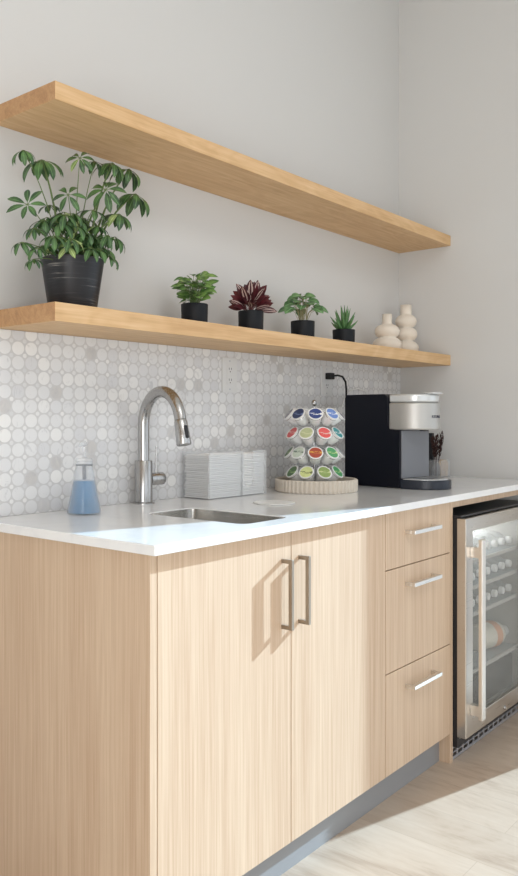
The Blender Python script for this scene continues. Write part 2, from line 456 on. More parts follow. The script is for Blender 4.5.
# ------------------------------------------------------------ countertop with sink cut-out
CX0, CX1, CY0, CY1 = -2.2381, -.0005, -.653, -.0085
SX0, SX1, SY0, SY1 = -1.865, -1.675, -.585, -.235
def slab_with_hole(bm, outer, hole, z0, z1):
    top = []
    for z, flip in ((z1, False), (z0, True)):
        vo = [bm.verts.new((x, y, z)) for x, y in outer]; vh = [bm.verts.new((x, y, z)) for x, y in hole]
        eo = [bm.edges.new((vo[i], vo[(i+1) % len(vo)])) for i in range(len(vo))]
        eh = [bm.edges.new((vh[i], vh[(i+1) % len(vh)])) for i in range(len(vh))]
        bmesh.ops.triangle_fill(bm, use_beauty=True, use_dissolve=False, edges=eo+eh)
        top.append((vo, vh))
    for a, b in zip(top[0], top[1]):
        for i in range(len(a)):
            j = (i+1) % len(a); bm.faces.new((a[i], a[j], b[j], b[i]))
bm = B()
slab_with_hole(bm, [(CX0, CY0), (CX1, CY0), (CX1, CY1), (CX0, CY1)], rrect(SX0, SY0, SX1, SY1, .03, 6), .8930, .915)
ct = obj('countertop', bm, M['quartz'], None, .002, False, 2)
setp(ct, 'white quartz countertop running across the cabinets and the fridge', 'countertop')

sink = thing('sink', 'small stainless steel undermount bar sink in front of the faucet', 'sink', ((SX0+SX1)/2, (SY0+SY1)/2, .70))
hw, hd = (SX1-SX0)/2-.0006, (SY1-SY0)/2-.0006
bm = B()
def ringverts(bm, w, d, r, z, seg=6): return [bm.verts.new((x, y, z)) for x, y in rrect(-w, -d, w, d, r, seg)]
r0 = ringverts(bm, hw, hd, .0294, .2125)
r1 = ringverts(bm, hw-.0015, hd-.0015, .029, .2125); r2 = ringverts(bm, hw-.006, hd-.006, .034, .03); r3 = ringverts(bm, hw-.022, hd-.022, .02, .006)
r3b = ringverts(bm, hw-.022, hd-.022, .02, .0); r2b = ringverts(bm, hw-.003, hd-.003, .034, .025); r1b = ringverts(bm, hw, hd, .0294, .189)
for a, b in ((r0, r1), (r1, r2), (r2, r3), (r3b, r2b), (r2b, r1b), (r1b, r0)):
    for i in range(len(a)):
        j = (i+1) % len(a); bm.faces.new((a[i], a[j], b[j], b[i]))
bm.faces.new(r3); bm.faces.new(r3b)
obj('basin', bm, M['steel_dark'], sink, 0, True)
obj('drain', lathe(B(), [(0, .0062), (.026, .0062), (.030, .009), (.033, .0062), (.033, .0061)], 24), M['chrome'], sink, 0, True)

cp = obj('counter_disc', lathe(B(), [(0, 0), (.060, 0), (.063, .001), (.063, .003), (.060, .004), (.052, .0032), (0, .0032)], 48), M['white'], None, 0, True, loc=(-1.425, -.345, .915))
setp(cp, 'flat round white disc lying on the counter right of the sink', 'coaster')

# ------------------------------------------------------------ shelves
def shelf(z0, z1, label):
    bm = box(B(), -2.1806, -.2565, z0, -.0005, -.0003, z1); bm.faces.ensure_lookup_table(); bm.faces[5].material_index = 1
    s = obj('floating_shelf', bm, [M['oak'], M['oak_end_shaded']], None, .0012)
    return setp(s, label, 'shelf', None)
shelf(1.9400, 1.9849, 'empty golden oak floating shelf, the upper of the two')
shelf(1.4075, 1.4538, 'golden oak floating shelf holding the potted plants, lower of the two')
SZ = 1.4540

# ------------------------------------------------------------ plants
def ngon_pot(prof, m, parent, name='pot', seg=40):
    return obj(name, lathe(B(), prof, seg), m, parent, 0, True)
# large umbrella plant
bp = thing('potted_plant', 'large leafy umbrella plant in a brushed black pot at left end of shelf', 'plant', (-2.033, -.14, SZ))
ngon_pot([(0, 0), (.060, 0), (.063, .004), (.082, .130), (.084, .134), (.080, .136), (.076, .130), (.072, .108), (0, .108)], M['pot'], bp)
obj('soil', lathe(B(), [(0, .109), (.071, .109), (.071, .116), (.04, .120), (0, .122)], 24), M['soil'], bp, 0, True)
HUBS = [(-0.100,0.000,0.376,0.056,0.8),(-0.163,-0.010,0.382,0.035,1.0),(-0.186,-0.060,0.234,0.038,0.3),(-0.063,-0.060,0.284,0.038,0.4),(0.016,-0.010,0.407,0.034,0.5),(0.102,0.030,0.426,0.036,0.7),(0.130,-0.010,0.421,0.047,1.0),(0.221,0.020,0.431,0.051,1.1),(0.062,-0.060,0.324,0.045,0.5),(0.218,-0.010,0.354,0.057,1.0),(0.128,-0.040,0.275,0.046,0.8),(0.025,-0.050,0.264,0.037,0.6),(-0.089,-0.060,0.210,0.038,0.7),(-0.115,-0.030,0.215,0.035,0.7),(-0.153,-0.040,0.187,0.034,0.8),(-0.043,-0.070,0.207,0.038,0.7),(-0.123,-0.080,0.167,0.034,0.8),(-0.081,-0.090,0.167,0.035,0.9),(-0.007,-0.070,0.196,0.036,0.8),(0.063,-0.040,0.207,0.037,0.8),(0.130,-0.020,0.216,0.041,1.0),(-0.181,-0.030,0.149,0.032,0.8),(-0.158,-0.060,0.134,0.029,0.8),(0.065,-0.050,0.171,0.034,1.0),(-0.079,-0.080,0.149,0.030,0.1),(-0.160,-0.050,0.108,0.024,0.9),(0.086,-0.050,0.153,0.032,1.0),(-0.049,0.040,0.173,0.031,0.7),(0.075,0.040,0.193,0.033,0.7),(-0.005,0.030,0.266,0.034,0.6),(0.071,0.040,0.266,0.036,0.6),(-0.043,0.040,0.279,0.029,0.6)]
fb = B(); sb = B(); rnd = random.Random(5)
for q in range(26):
    a_ = rnd.uniform(0, 2*PI); r_ = rnd.uniform(.02, .11)
    HUBS.append((r_*math.cos(a_)-.02, max(-.10, min(.06, r_*math.sin(a_)*.8-.02)), rnd.uniform(.15, .25), rnd.uniform(.030, .038), rnd.uniform(.5, .9)))
# hub x offsets were taken on planes nearer or farther than the pot, so they spread in depth as well
bases = [(-.035, .0), (-.01, -.02), (.02, .01), (.04, -.01)]
for i, (hx, hy, hz, L, dr) in enumerate(HUBS):
    hub = Vector((hx, hy, hz))
    b = bases[min(3, int((hx+.2)/.11))]
    out = Vector((hx, hy*1.5-.02, .0)); tilt = min(.6, out.length*2.2)
    ax = (Vector((0, 0, 1)) + out.normalized()*tilt*.6 + Vector((-.25, -.35, 0))*.6).normalized()
    p0 = Vector((b[0], b[1], .118)); mid = p0.lerp(hub, .55) + Vector((-hx*.18, -hy*.2, .02))
    pts = []
    for k in range(7):
        t = k/6; pts.append(p0*(1-t)**2 + mid*2*t*(1-t) + hub*t*t)
    big = L > .044
    tube(sb, pts, [(.0036 if big else .0018)*(1-.5*k/6) for k in range(7)], 6)
    n = 8 if big else rnd.choice((6, 7, 7))
    a0 = rnd.uniform(0, 2*PI)
    if dr <= .5: ax = Vector((-.62, -.5, .45)).normalized()
    e1 = ax.cross(Vector((0, 1, .2))).normalized(); e2 = ax.cross(e1)
    young = (i == 24)
    for k in range(n):
        a = a0 + 2*PI*k/n + rnd.uniform(-.15, .15)
        rad = (e1*math.cos(a)+e2*math.sin(a))
        dd = (rad*math.cos(dr*.38) - ax*math.sin(dr*.38)).normalized() if dr > .3 else (rad+ax*.25).normalized()
        ln = L*rnd.uniform(.85, 1.12)*1.32
        st = hub + dd*ln*.14
        tube(sb, [hub, st], .0008, 4)
        leaf(fb, st, dd, ax if not dr > .9 else (ax+rad*.6), ln*.95, ln*.32, .5+1.0*dr*rnd.uniform(.6, 1.1), .2,
             6, (lambda t: (math.sin(PI*min(1, t*1.02)**1.15))**.7 if 0 < t < .98 else 0), 1 if (young or rnd.random() < .05) else 0)
foliage('foliage', fb, [M['leaf'], M['leaf_young']], bp)
obj('stems', sb, M['stem'], bp, 0, True)

def small_pot(x, y, r, h, name, label):
    t = thing(name, label, 'plant', (x, y, SZ), 0, None)
    ngon_pot([(0, 0), (r*.94, 0), (r*.96, .002), (r, h-.002), (r-.001, h), (r-.005, h), (r-.006, h-.010), (0, h-.010)], M['pot_small'], t, seg=36)
    obj('soil', lathe(B(), [(0, h-.0095), (r-.0075, h-.0095), (r-.009, h-.005), (0, h-.003)], 20), M['soil'], t, 0, True)
    return t
# bushy green
t = small_pot(-1.548, -.13, .042, .072, 'potted_plant', 'bushy bright green plant in small black pot beside the large one')
fb = B(); sb = B(); rnd = random.Random(3)
for k in range(95):
    a = rnd.uniform(0, 2*PI); hgt = rnd.uniform(.080, .160); rr = rnd.uniform(.004, .038)*(1.15-abs(hgt-.11)*4)
    h = Vector((rr*math.cos(a), rr*math.sin(a), hgt)); tube(sb, [(h.x*.3, h.y*.3, .065), h*.6+Vector((0, 0, .03)), h], .0009, 4)
    el = rnd.uniform(-.15, .55)
    d_ = Vector((math.cos(a)*math.cos(el), math.sin(a)*math.cos(el), math.sin(el)))
    leaf(fb, h, d_, (.6*math.cos(a)-.4, .6*math.sin(a)-.3, .7), rnd.uniform(.030, .046), rnd.uniform(.019, .026), rnd.uniform(.3, .9), .2, 5)
foliage('foliage', fb, M['leaf_b'], t); obj('stems', sb, M['stem'], t)
# burgundy with silver stripes
t = small_pot(-1.268, -.13, .043, .078, 'potted_plant', 'dark burgundy plant with silver striped leaves in small black pot')
fb = B(); sb = B(); rnd = random.Random(8)
for k in range(40):
    a = 2.399*k; f = k/39; el = 1.35-1.25*f**.8
    d_ = Vector((math.cos(a)*math.cos(el), math.sin(a)*math.cos(el), math.sin(el)))
    h = Vector((0, 0, .078)) + d_*rnd.uniform(.018, .034) + Vector((0, 0, .022*(1-f)))
    tube(sb, [(0, 0, .068), h], .0010, 4)
    leaf(fb, h, d_, (-.6, -.5, .5), rnd.uniform(.050, .066), rnd.uniform(.026, .032), rnd.uniform(.1, .45), .2, 5, None, 1 if k % 3 == 0 else 0)
for a, el, hz in ((-2.5, .95, .09), (-1.9, 1.1, .085), (-2.9, .75, .08)):   # broad striped leaves facing the room
    d_ = Vector((math.cos(a)*math.cos(el), math.sin(a)*math.cos(el), math.sin(el)))
    leaf(fb, Vector((0, 0, hz))+d_*.036, d_, (math.cos(a), math.sin(a), .2), .066, .034, .15, .12, 6, None, 1)
foliage('foliage', fb, [M['leaf_red'], M['leaf_red_s']], t); obj('stems', sb, mat('red stem', srgb(110, 60, 60)), t)
# lobed leaf plant on pale stems
t = small_pot(-.965, -.13, .044, .072, 'potted_plant', 'plant with round green leaves on pale stems in small black pot')
fb = B(); sb = B(); rnd = random.Random(21)
for k in range(24):
    a = 2.399*k+.6; f = k/23; rr = .010+.054*f; hz = .172-.058*f+rnd.uniform(-.010, .010)
    h = Vector((rr*math.cos(a), rr*math.sin(a), hz))
    b0 = Vector((.012*math.cos(a), .012*math.sin(a), .064))
    tube(sb, [b0, b0.lerp(h, .5)+Vector((-.1*h.x, -.1*h.y, .012)), h], .0009, 5)
    d_ = Vector((math.cos(a), math.sin(a), .1-.4*f))
    leaf(fb, h-d_*.008, d_, (-.45, -.4, .8), rnd.uniform(.042, .052), rnd.uniform(.036, .044), rnd.uniform(.4, .9), .15, 6,
         lambda t_: (max(0, math.sin(PI*t_**.7))**.6)*(1-.12*abs(math.sin(9*t_))) if 0 < t_ < 1 else 0)
foliage('foliage', fb, M['leaf_m'], t); obj('stems', sb, M['stem_pale'], t)
# little aloe
t = small_pot(-.686, -.13, .044, .064, 'potted_succulent', 'spiky green succulent in small black pot, nearest the cream vases')
fb = B()
for k in range(20):
    a = 2.399*k; f = k/19; el = 1.5-1.0*f
    d_ = Vector((math.cos(a)*math.cos(el), math.sin(a)*math.cos(el), math.sin(el)))
    L = .095-.030*f
    pts = [Vector((0, 0, .056))+d_*.006, Vector((0, 0, .056))+d_*L*.4, Vector((0, 0, .058))+d_*L*.75+Vector((0, 0, .003)), Vector((0, 0, .060))+d_*L+Vector((0, 0, .007))]
    tube(fb, pts, [.0062, .0066, .0042, .0006], 6)
o = obj('leaves', fb, mat('succulent green', srgb(84, 124, 74), .45), t, 0, 'all')

# ------------------------------------------------------------ cream bubble vases
def vase(x, y, prof, label):
    o = obj('vase', lathe(B(), prof, 40), M['cream'], None, 0, 'all', loc=(x, y, SZ)); setp(o, label, 'vase')
def bubbles(spec, neck_r, neck_h):
    pr = [(0, 0), (spec[0][0]*.72, 0)]; z = 0
    for i, (R, h, waist) in enumerate(spec):
        for k in range(1, 10):
            t = k/10; s = math.sin(PI*t)**.62
            lo = waist if t > .5 else (spec[i-1][2] if i else spec[0][0]*.72)
            pr.append((lo+(R-lo)*s, z+h*t))
        z += h; pr.append((waist, z))
    pr += [(neck_r, z+.006), (neck_r, z+neck_h), (neck_r-.004, z+neck_h), (neck_r-.005, z+.004), (0, z+.002)]
    return pr
vase(-.322, -.118, bubbles([(.061, .062, .036), (.053, .056, .024)], .0200, .044), 'shorter cream ceramic vase with two stacked bulges, left of the pair')
vase(-.130, -.105, bubbles([(.056, .062, .028), (.050, .059, .026), (.047, .057, .024)], .0245, .044), 'taller cream ceramic vase with three stacked bulges, in the corner')

# ------------------------------------------------------------ wall outlets, plug, cords
def outlet(name, x0, x1, label):
    cx = (x0+x1)/2; z0, z1 = 1.262, 1.384
    t = thing(name, label, 'outlet', (cx, -.0082, (z0+z1)/2)); h = (z1-z0)/2; w = (x1-x0)/2
    obj('plate', box(B(), -w, 0, -h, w, -.005, h), M['outlet'], t, .0015)
    obj('bezel', box(B(), -.017, -.005, -.034, .017, -.0072, .034), M['outlet'], t, .001)
    for s in (-1, 1):
        cz = s*.019
        for sx in (-.006, .006): obj('slot', box(B(), sx-.0011, -.0068, cz-.001, sx+.0011, -.0076, cz+.007), M['slot'], t)
        obj('ground_hole', prism(B(), [(.0024*math.cos(a*PI/4), cz-.007+.0024*math.sin(a*PI/4)) for a in range(8)], 'y', -.0068, -.0076), M['slot'], t)
        obj('screw', prism(B(), [(.003*math.cos(a*PI/6), s*.049+.003*math.sin(a*PI/6)) for a in range(12)], 'y', -.005, -.0058), M['galv'], t)
outlet('wall_outlet', -1.278, -1.200, 'white wall outlet with nothing plugged in, above the paper towel holder')
outlet('wall_outlet', -.667, -.589, 'white wall outlet with the black plug in it, near the coffee maker')
t = thing('power_cord', 'black plug and cord from the outlet down behind coffee maker', 'cord', (-.628, -.016, 1.343))
bm = B(); box(bm, -.016, 0, -.013, .016, -.026, .013); obj('plug', bm, M['black_mat'], t, .003)
tube(bm := B(), [(0, -.02, 0), (.012, -.042, .003), (.035, -.050, -.002), (.058, -.05, -.022), (.072, -.045, -.055), (.080, -.040, -.095), (.085, -.04, -.2), (.10, -.05, -.3), (.06, -.08, -.40), (.07, -.10, -.4215), (.10, -.11, -.4223)], .0042, 10)
obj('cable', bm, M['black_mat'], t, 0, True)
pts = [(-.515, -.012, 1.215), (-.50, -.02, 1.262), (-.46, -.025, 1.290), (-.41, -.028, 1.300), (-.35, -.028, 1.288), (-.315, -.028, 1.255), (-.305, -.028, 1.2), (-.30, -.03, 1.05), (-.29, -.04, .922), (-.26, -.05, .9185)]
setp(obj('cable', tube(B(), pts, .0024, 8), M['white'], None, 0, True), 'thin white cable looping against the tiles above coffee maker', 'cable')

# ------------------------------------------------------------ faucet
f = thing('faucet', 'tall gooseneck chrome pull-down faucet behind the sink', 'faucet', (-1.689, -.050, .9151))
obj('base_plate', lathe(B(), [(0, 0), (.034, 0), (.034, .003), (.030, .0055), (0, .0055)], 32), M['chrome'], f, 0, True)
obj('body', lathe(B(), [(0, .006), (.0268, .006), (.0268, .1285), (.0258, .130), (0, .130)], 32), M['chrome'], f, 0, True)
dx, dy = -.20, -.98
R = .098; zt = .238; pts = [(0, 0, .1305), (0, 0, .17), (0, 0, .21)]
for k in range(0, 17):
    a = PI - math.radians(171)*k/16
    s = R + R*math.cos(a); pts.append((dx*s, dy*s, zt + R*math.sin(a)))
obj('neck', tube(B(), pts, .0172, 24), M['chrome'], f, 0, True)
e = Vector(pts[-1]); tdir = (Vector(pts[-1])-Vector(pts[-2])).normalized()
obj('spray_head', tube(B(), [e+tdir*.001, e+tdir*.004, e+tdir*.005, e+tdir*.070, e+tdir*.073], [.0170, .0182, .0186, .0215, .0200], 24), M['chrome'], f, 0, True)
perp = Vector((dx, dy, 0)).normalized(); side = (perp - tdir*perp.dot(tdir)).normalized()
c0 = e+tdir*.030+side*.0195
obj('spray_button', tube(B(), [c0-tdir*.010, c0-tdir*.008, c0+tdir*.026, c0+tdir*.028], [.003, .0058, .0058, .003], 10), M['black'], f, 0, True)
obj('valve', tube(B(), [(.022, 0, .072), (.056, 0, .072)], .0190, 24), M['chrome'], f, 0, True)
obj('valve_cap', tube(B(), [(.0575, 0, .072), (.059, 0, .072), (.078, 0, .072), (.080, 0, .072)], [.0182, .0194, .0194, .018], 24), M['chrome'], f, 0, True)
obj('lever', tube(B(), [(.052, 0, .089), (.052, -.001, .13), (.052, -.002, .172)], [.0034, .003, .0026], 12), M['chrome'], f, 0, True)

# ------------------------------------------------------------ soap bottle (flask shape)
s = thing('soap_dispenser', 'clear conical soap bottle half full of blue liquid left of the faucet', 'soap bottle', (-1.976, -.118, .9151))
obj('bottle', lathe(B(), [(0, 0), (.043, 0), (.0455, .003), (.0448, .010), (.0225, .130), (.0225, .143), (.0215, .143), (.0215, .1295), (.0437, .0102), (.0437, .0042), (0, .0042)], 40), M['clear'], s, 0, True)
obj('liquid', lathe(B(), [(0, .0046), (.0428, .0046), (.0430, .0105), (.0286, .0905), (0, .0905)], 40), M['soap'], s, 0, True)
obj('band', lathe(B(), [(.0227, .131), (.0234, .131), (.0234, .1335), (.0227, .1335)], 32), M['grey'], s, 0, True)
obj('cap', lathe(B(), [(0, .1342), (.0236, .1342), (.0236, .146), (.021, .150), (.010, .151), (.006, .153), (0, .153)], 32), M['clear'], s, 0, True)
obj('pump', tube(tube(B(), [(0, 0, .153), (0, 0, .185)], .0045, 12), [(.004, 0, .185), (0, 0, .190), (-.02, -.012, .190), (-.03, -.018, .184)], [.007, .008, .006, .004], 10), M['clear'], s, 0, True)
obj('dip_tube', tube(B(), [(0, 0, .134), (.001, 0, .093)], .0052, 10), M['grey'], s, 0, True)

# ------------------------------------------------------------ acrylic towel holder and folded paper towels
AX, AY, AW, AD, AH = -1.482, -.016, .290, .118, .150
rzA = math.radians(-1.0)
ac = thing('towel_holder', 'clear acrylic box of folded paper towels against the backsplash', 'paper towel holder', (AX, AY, .9151), rzA)
t_ = .0025
bm = B(); box(bm, 0, -AD, 0, AW, 0, t_); obj('bottom', bm, M['acrylic'], ac)
bm = B(); box(bm, 0, -t_, t_, AW, 0, AH); obj('back_panel', bm, M['acrylic'], ac)
for x in (0, AW-t_): obj('side_panel', box(B(), x, -AD, t_, x+t_, -t_-.0001, AH), M['acrylic'], ac)
cutx = .166
obj('divider', box(B(), cutx, -AD+t_+.0001, t_, cutx+t_, -t_-.0001, AH-.004), M['acrylic'], ac)
bm = B()   # front panel with a hand notch
pl = [(t_, t_), (cutx, t_), (cutx, .030)]
pl = [(t_+.0001, t_), (AW-t_-.0001, t_), (AW-t_-.0001, AH)] + [(cutx+.055, AH), (cutx+.052, .05), (cutx+.045, .035), (cutx+.03, .028), (cutx+.014, .033), (cutx+.006, .05), (cutx+.003, AH)] + [(t_+.0001, AH)]
prism(bm, pl, 'y', -AD, -AD+t_); obj('front_panel', bm, M['acrylic'], ac)
def towel(w, d, h):
    bm = B(); o = rrect(-h/2, -h/2, h/2, h/2, h*.45, 2)
    prism(bm, [(-w/2, -d/2), (w/2, -d/2), (w/2, d/2), (-w/2, d/2)], 'z', 0, h*.44)
    prism(bm, [(-w/2+.003, -d/2+.002), (w/2-.001, -d/2+.001), (w/2-.001, d/2-.001), (-w/2+.003, d/2-.001)], 'z', h*.54, h*.90)
    return bm
def place_towels(x0, x1, n, hh, group, label, seed):
    rnd = random.Random(seed); w = x1-x0-.004; dpt = AD-2*t_-.008; first = None
    cs, sn = math.cos(rzA), math.sin(rzA)
    for k in range(n):
        lx = (x0+x1)/2+rnd.uniform(-.0012, .0012); ly = -AD/2+rnd.uniform(-.002, .002)
        pos = (AX+lx*cs-ly*sn, AY+lx*sn+ly*cs, .9151+t_+.0002+k*hh)
        if first is None:
            o = first = obj('paper_towel', towel(w, dpt, hh), M['paper'], None, .0008)
        else:
            o = first.copy(); C.objects.link(o)
        o.location = pos; o.rotation_euler = (0, 0, rzA+rnd.uniform(-.006, .006)); setp(o, label, 'paper towel', group)
place_towels(t_, cutx, 12, .0116, 'folded paper towels in the wide bay', 'folded white paper towel in the wide left bay of the clear holder', 1)
place_towels(cutx+t_, AW-t_, 12, .0115, 'folded paper towels in the narrow bay', 'folded white paper towel in the narrow right bay of the clear holder', 2)

# ------------------------------------------------------------ ribbed tray and coffee pod carousel
TX, TY = -.990, -.2055
tr = obj('round_tray', lathe(B(), [(0, 0), (.142, 0), (.145, .003), (.145, .041), (.142, .044), (.136, .044), (.133, .041), (.133, .010), (0, .010)], 224, rib=lambda k, r, z: (.0018*(1 if k % 4 in (0, 1) else -1) if r > .1421 and z > .001 and z < .0435 else 0)), M['tray'], None, 0, False, loc=(TX, TY, .9151))
setp(tr, 'round cream tray with a ribbed rim under the coffee pod stand', 'tray')
ca = thing('pod_carousel', 'wire carousel holding four tiers of coffee pods on ribbed tray', 'pod stand', (TX-.0047, TY+.0055, .9253))
TX, TY = TX-.0047, TY+.0055
obj('base', lathe(B(), [(0, 0), (.078, 0), (.078, .006), (.070, .009), (0, .009)], 40), M['chrome'], ca, 0, True)
obj('pole', lathe(B(), [(0, .009), (.0045, .009), (.0045, .290), (0, .290)], 14), M['chrome'], ca, 0, True)
obj('finial', lathe(B(), [(0, .290), (.005, .291), (.0088, .296), (.0100, .302), (.0088, .308), (.005, .312), (0, .3135)], 20), M['chrome'], ca, 0, 'all')
TIERS = [.061, .1285, .197, .2635]                     # height of the lid centres above the carousel base
TILT = math.radians(50); RL = .0915; PS = 1.06
def holder_ring():
    bm = B(); k = 28
    ring = [(.0212*math.cos(2*PI*i/k), .0212*math.sin(2*PI*i/k), -.009) for i in range(k+1)]
    tube(bm, ring, .0011, 5, False); return bm
ringmesh = None
def pod_matrix(tier, ang):
    # local +z of a pod points out through its lid
    nrm = Vector((math.cos(ang)*math.sin(TILT), math.sin(ang)*math.sin(TILT), math.cos(TILT)))
    c = Vector((math.cos(ang)*RL, math.sin(ang)*RL, TIERS[tier]))
    z = nrm; x = Vector((-math.sin(ang), math.cos(ang), 0)); y = z.cross(x)
    m4 = Matrix((x, y, z)).transposed().to_4x4() @ Matrix.Scale(PS, 4); m4.translation = c; return m4
towards = math.atan2(-1.8233-TY, -3.3937-TX) + math.radians(3)
for tier in range(4):
    off = 0 if tier in (3, 1) else math.radians(20)
    bm = B()
    tube(bm, [(.050*math.cos(2*PI*i/36), .050*math.sin(2*PI*i/36), TIERS[tier]-.030) for i in range(37)], .0013, 5, False)
    for j in range(9):
        a = towards+off+j*2*PI/9
        tube(bm, [(.004*math.cos(a), .004*math.sin(a), TIERS[tier]-.034), (.055*math.cos(a), .055*math.sin(a), TIERS[tier]-.030)], .0011, 5)
        b2 = holder_ring(); b2.transform(pod_matrix(tier, a))
        me = bpy.data.meshes.new('tmp'); b2.to_mesh(me); b2.free(); bm.from_mesh(me); bpy.data.meshes.remove(me)
    obj('wire_tier', bm, M['chrome'], ca, 0, True)
# pods: cup and printed lid
def lid_mat(name, c1, c2, seed):
    m, nt, b = base(name)
    tc = nt.nodes.new('ShaderNodeTexCoord')
    sp = nt.nodes.new('ShaderNodeSeparateXYZ'); nt.links.new(tc.outputs['Object'], sp.inputs[0])
    n1 = noise(nt, (1, 1.6, 1), 90, 3, .6, .5, tc.outputs['Object'])
    band = mathn(nt, 'LESS_THAN', mathn(nt, 'ABSOLUTE', mathn(nt, 'ADD', sp.outputs[1], .002*math.sin(seed))), .0042)
    f = mathn(nt, 'MULTIPLY', band, mathn(nt, 'GREATER_THAN', n1, .50))
    c = mixc(nt, n1, c1, tuple(min(1, x*1.5+.02) for x in c1[:3])+(1,))
    c = mixc(nt, f, c, c2)
    nt.links.new(c, b.inputs['Base Color']); b.inputs['Roughness'].default_value = .3; return m
WH = srgb(240, 240, 240)
LM = {
 'navy': lid_mat('navy lid', srgb(38, 54, 92), srgb(120, 140, 180), 1), 'blue': lid_mat('blue lid', srgb(44, 62, 118), WH, 2),
 'light blue': lid_mat('light blue lid', srgb(96, 126, 186), WH, 3), 'grey': lid_mat('grey lid', srgb(92, 96, 112), srgb(170, 174, 186), 4),
 'mauve': lid_mat('mauve lid', srgb(120, 110, 130), WH, 5), 'red': lid_mat('red lid', srgb(186, 72, 74), srgb(230, 190, 180), 6),
 'pale olive': lid_mat('pale olive lid', srgb(172, 178, 136), srgb(214, 216, 180), 7), 'coral': lid_mat('coral lid', srgb(208, 84, 82), srgb(236, 200, 190), 8),
 'teal': lid_mat('teal lid', srgb(60, 140, 144), WH, 9), 'white': lid_mat('white lid', srgb(214, 216, 216), srgb(150, 160, 160), 10),
 'silver green': lid_mat('silver green lid', srgb(184, 194, 180), srgb(110, 130, 116), 11), 'rust': lid_mat('rust lid', srgb(160, 70, 52), srgb(226, 176, 80), 12),
 'green': lid_mat('green lid', srgb(74, 146, 92), srgb(200, 220, 150), 13), 'dark green': lid_mat('dark green lid', srgb(70, 104, 62), srgb(150, 180, 120), 14),
 'lime': lid_mat('lime lid', srgb(196, 204, 140), srgb(120, 130, 90), 15), 'olive': lid_mat('olive lid', srgb(132, 152, 88), srgb(206, 212, 160), 16),
}
pod_cup = lathe(B(), [(0, -.0440), (.0170, -.0440), (.0182, -.0425), (.0205, -.012), (.0222, -.003), (.0250, -.002), (.0256, -.0005), (.0250, .0008), (.0215, .0008), (0, .0006)], 28)
me_cup = bpy.data.meshes.new('cup')
pod_cup.to_mesh(me_cup); pod_cup.free(); me_cup.materials.append(M['white'])
for p in me_cup.polygons: p.use_smooth = True
me_cup.set_sharp_from_angle(angle=math.radians(40))
ml = {}
def lid_mesh(k):
    if k not in ml:
        bm = lathe(B(), [(0, .0009), (.0208, .0009), (.0212, .0011), (.0208, .0014), (0, .0014)], 28)
        me = bpy.data.meshes.new('lid'); bm.to_mesh(me); bm.free(); me.materials.append(LM[k]); ml[k] = me
    return ml[k]
# per tier from the top: lids counted from the left of the face seen in the room, relative step j
seen = {3: {-2: 'grey', -1: 'navy', 0: 'blue', 1: 'light blue', 2: 'mauve'},
        2: {-2: 'coral', -1: 'red', 0: 'pale olive', 1: 'coral', 2: 'teal'},
        1: {-2: 'dark green', -1: 'silver green', 0: 'rust', 1: 'green', 2: 'white'},
        0: {-2: 'white', -1: 'dark green', 0: 'lime', 1: 'olive', 2: 'green'}}
tname = {3: 'top', 2: 'second', 1: 'third', 0: 'bottom'}
# on the face seen, steps run left to right; the odd tiers sit half a step over
back_cols = ['white', 'navy', 'green', 'red', 'olive']
for tier in range(4):
    half = tier in (2, 0)
    for j in range(-4, 5):
        stepi = j
        off = math.radians(20) if half else 0
        # image left = larger or smaller angle: towards + angle turns counter-clockwise seen from above = to image right
        a = towards + math.radians(40)*j + (-off if half else 0)
        lid = seen[tier].get(j); hidden = lid is None or (half and j == -2 and False)
        if lid is None: lid = back_cols[(j+tier) % 5]
        root = bpy.data.objects.new('coffee_pod', None); C.objects.link(root); root.empty_display_size = .02
        root.matrix_world = Matrix.Translation((TX, TY, .9253)) @ pod_matrix(tier, a)
        if hidden: lab = 'white coffee pod on the far side of the carousel, turned to the tiles'
        else:
            place = ({-2: 'at the far left edge', -1: 'at the left', 0: 'just left of centre', 1: 'just right of centre', 2: 'at the right'} if half else
                     {-2: 'at the far left', -1: 'left of centre', 0: 'facing the room', 1: 'right of centre', 2: 'at the far right'})[j]
            lab = '%s lidded coffee pod %s of the carousel\'s %s tier' % (lid, place, tname[tier])
        setp(root, lab, 'coffee pod', 'coffee pods on the far side of the carousel' if hidden else 'coffee pods on the carousel')
        c_ = bpy.data.objects.new('cup', me_cup); C.objects.link(c_); c_.parent = root
        l_ = bpy.data.objects.new('lid', lid_mesh(lid)); C.objects.link(l_); l_.parent = root

# ------------------------------------------------------------ coffee maker
KA = math.radians(-5)
k = thing('coffee_maker', 'black and silver single-serve coffee maker on the counter', 'coffee maker', (-.703, -.144, .9151), KA)
W, L = .190, .248
LY = -L
def dshape(xa, xb, yb, flat, front, n=18):
    pts = [(xa, yb), (xa, LY-flat)]
    for i in range(1, n):
        th = PI*i/n; pts.append(((xa+xb)/2-(xb-xa)/2*math.cos(th), LY-flat-front*math.sin(th)))
    pts += [(xb, LY-flat), (xb, yb)]
    return pts
bm = prism(B(), [(0, .002), (LY-.004, .002), (LY-.004, .2145), (LY+.010, .2150), (LY+.036, .220), (LY+.046, .232), (LY+.048, .326), (LY+.054, .340), (LY+.066, .348), (-.012, .348), (0, .338)], 'x', 0, W)
obj('body', bm, M['machine'], k, .004, True, 3)
obj('brew_bay_panel', box(B(), .003, LY-.0045, .0372, W-.003, LY-.0105, .213), M['grey'], k, .002)
obj('base', prism(B(), dshape(0, W, LY-.0042, .030, .116), 'z', .0, .033), M['machine_base'], k, .003, True, 3)
obj('drip_tray', prism(B(), dshape(.006, W-.006, LY-.0115, .028, .108), 'z', .0332, .0365), M['silver_light'], k, .001, True)
bm = B()
for i in range(9):
    x = .035+i*.015; prism(bm, rrect(x-.0025, LY-.095, x+.0025, LY-.03, .0024, 3), 'z', .0366, .0371)
obj('drip_grate', bm, M['grey'], k)
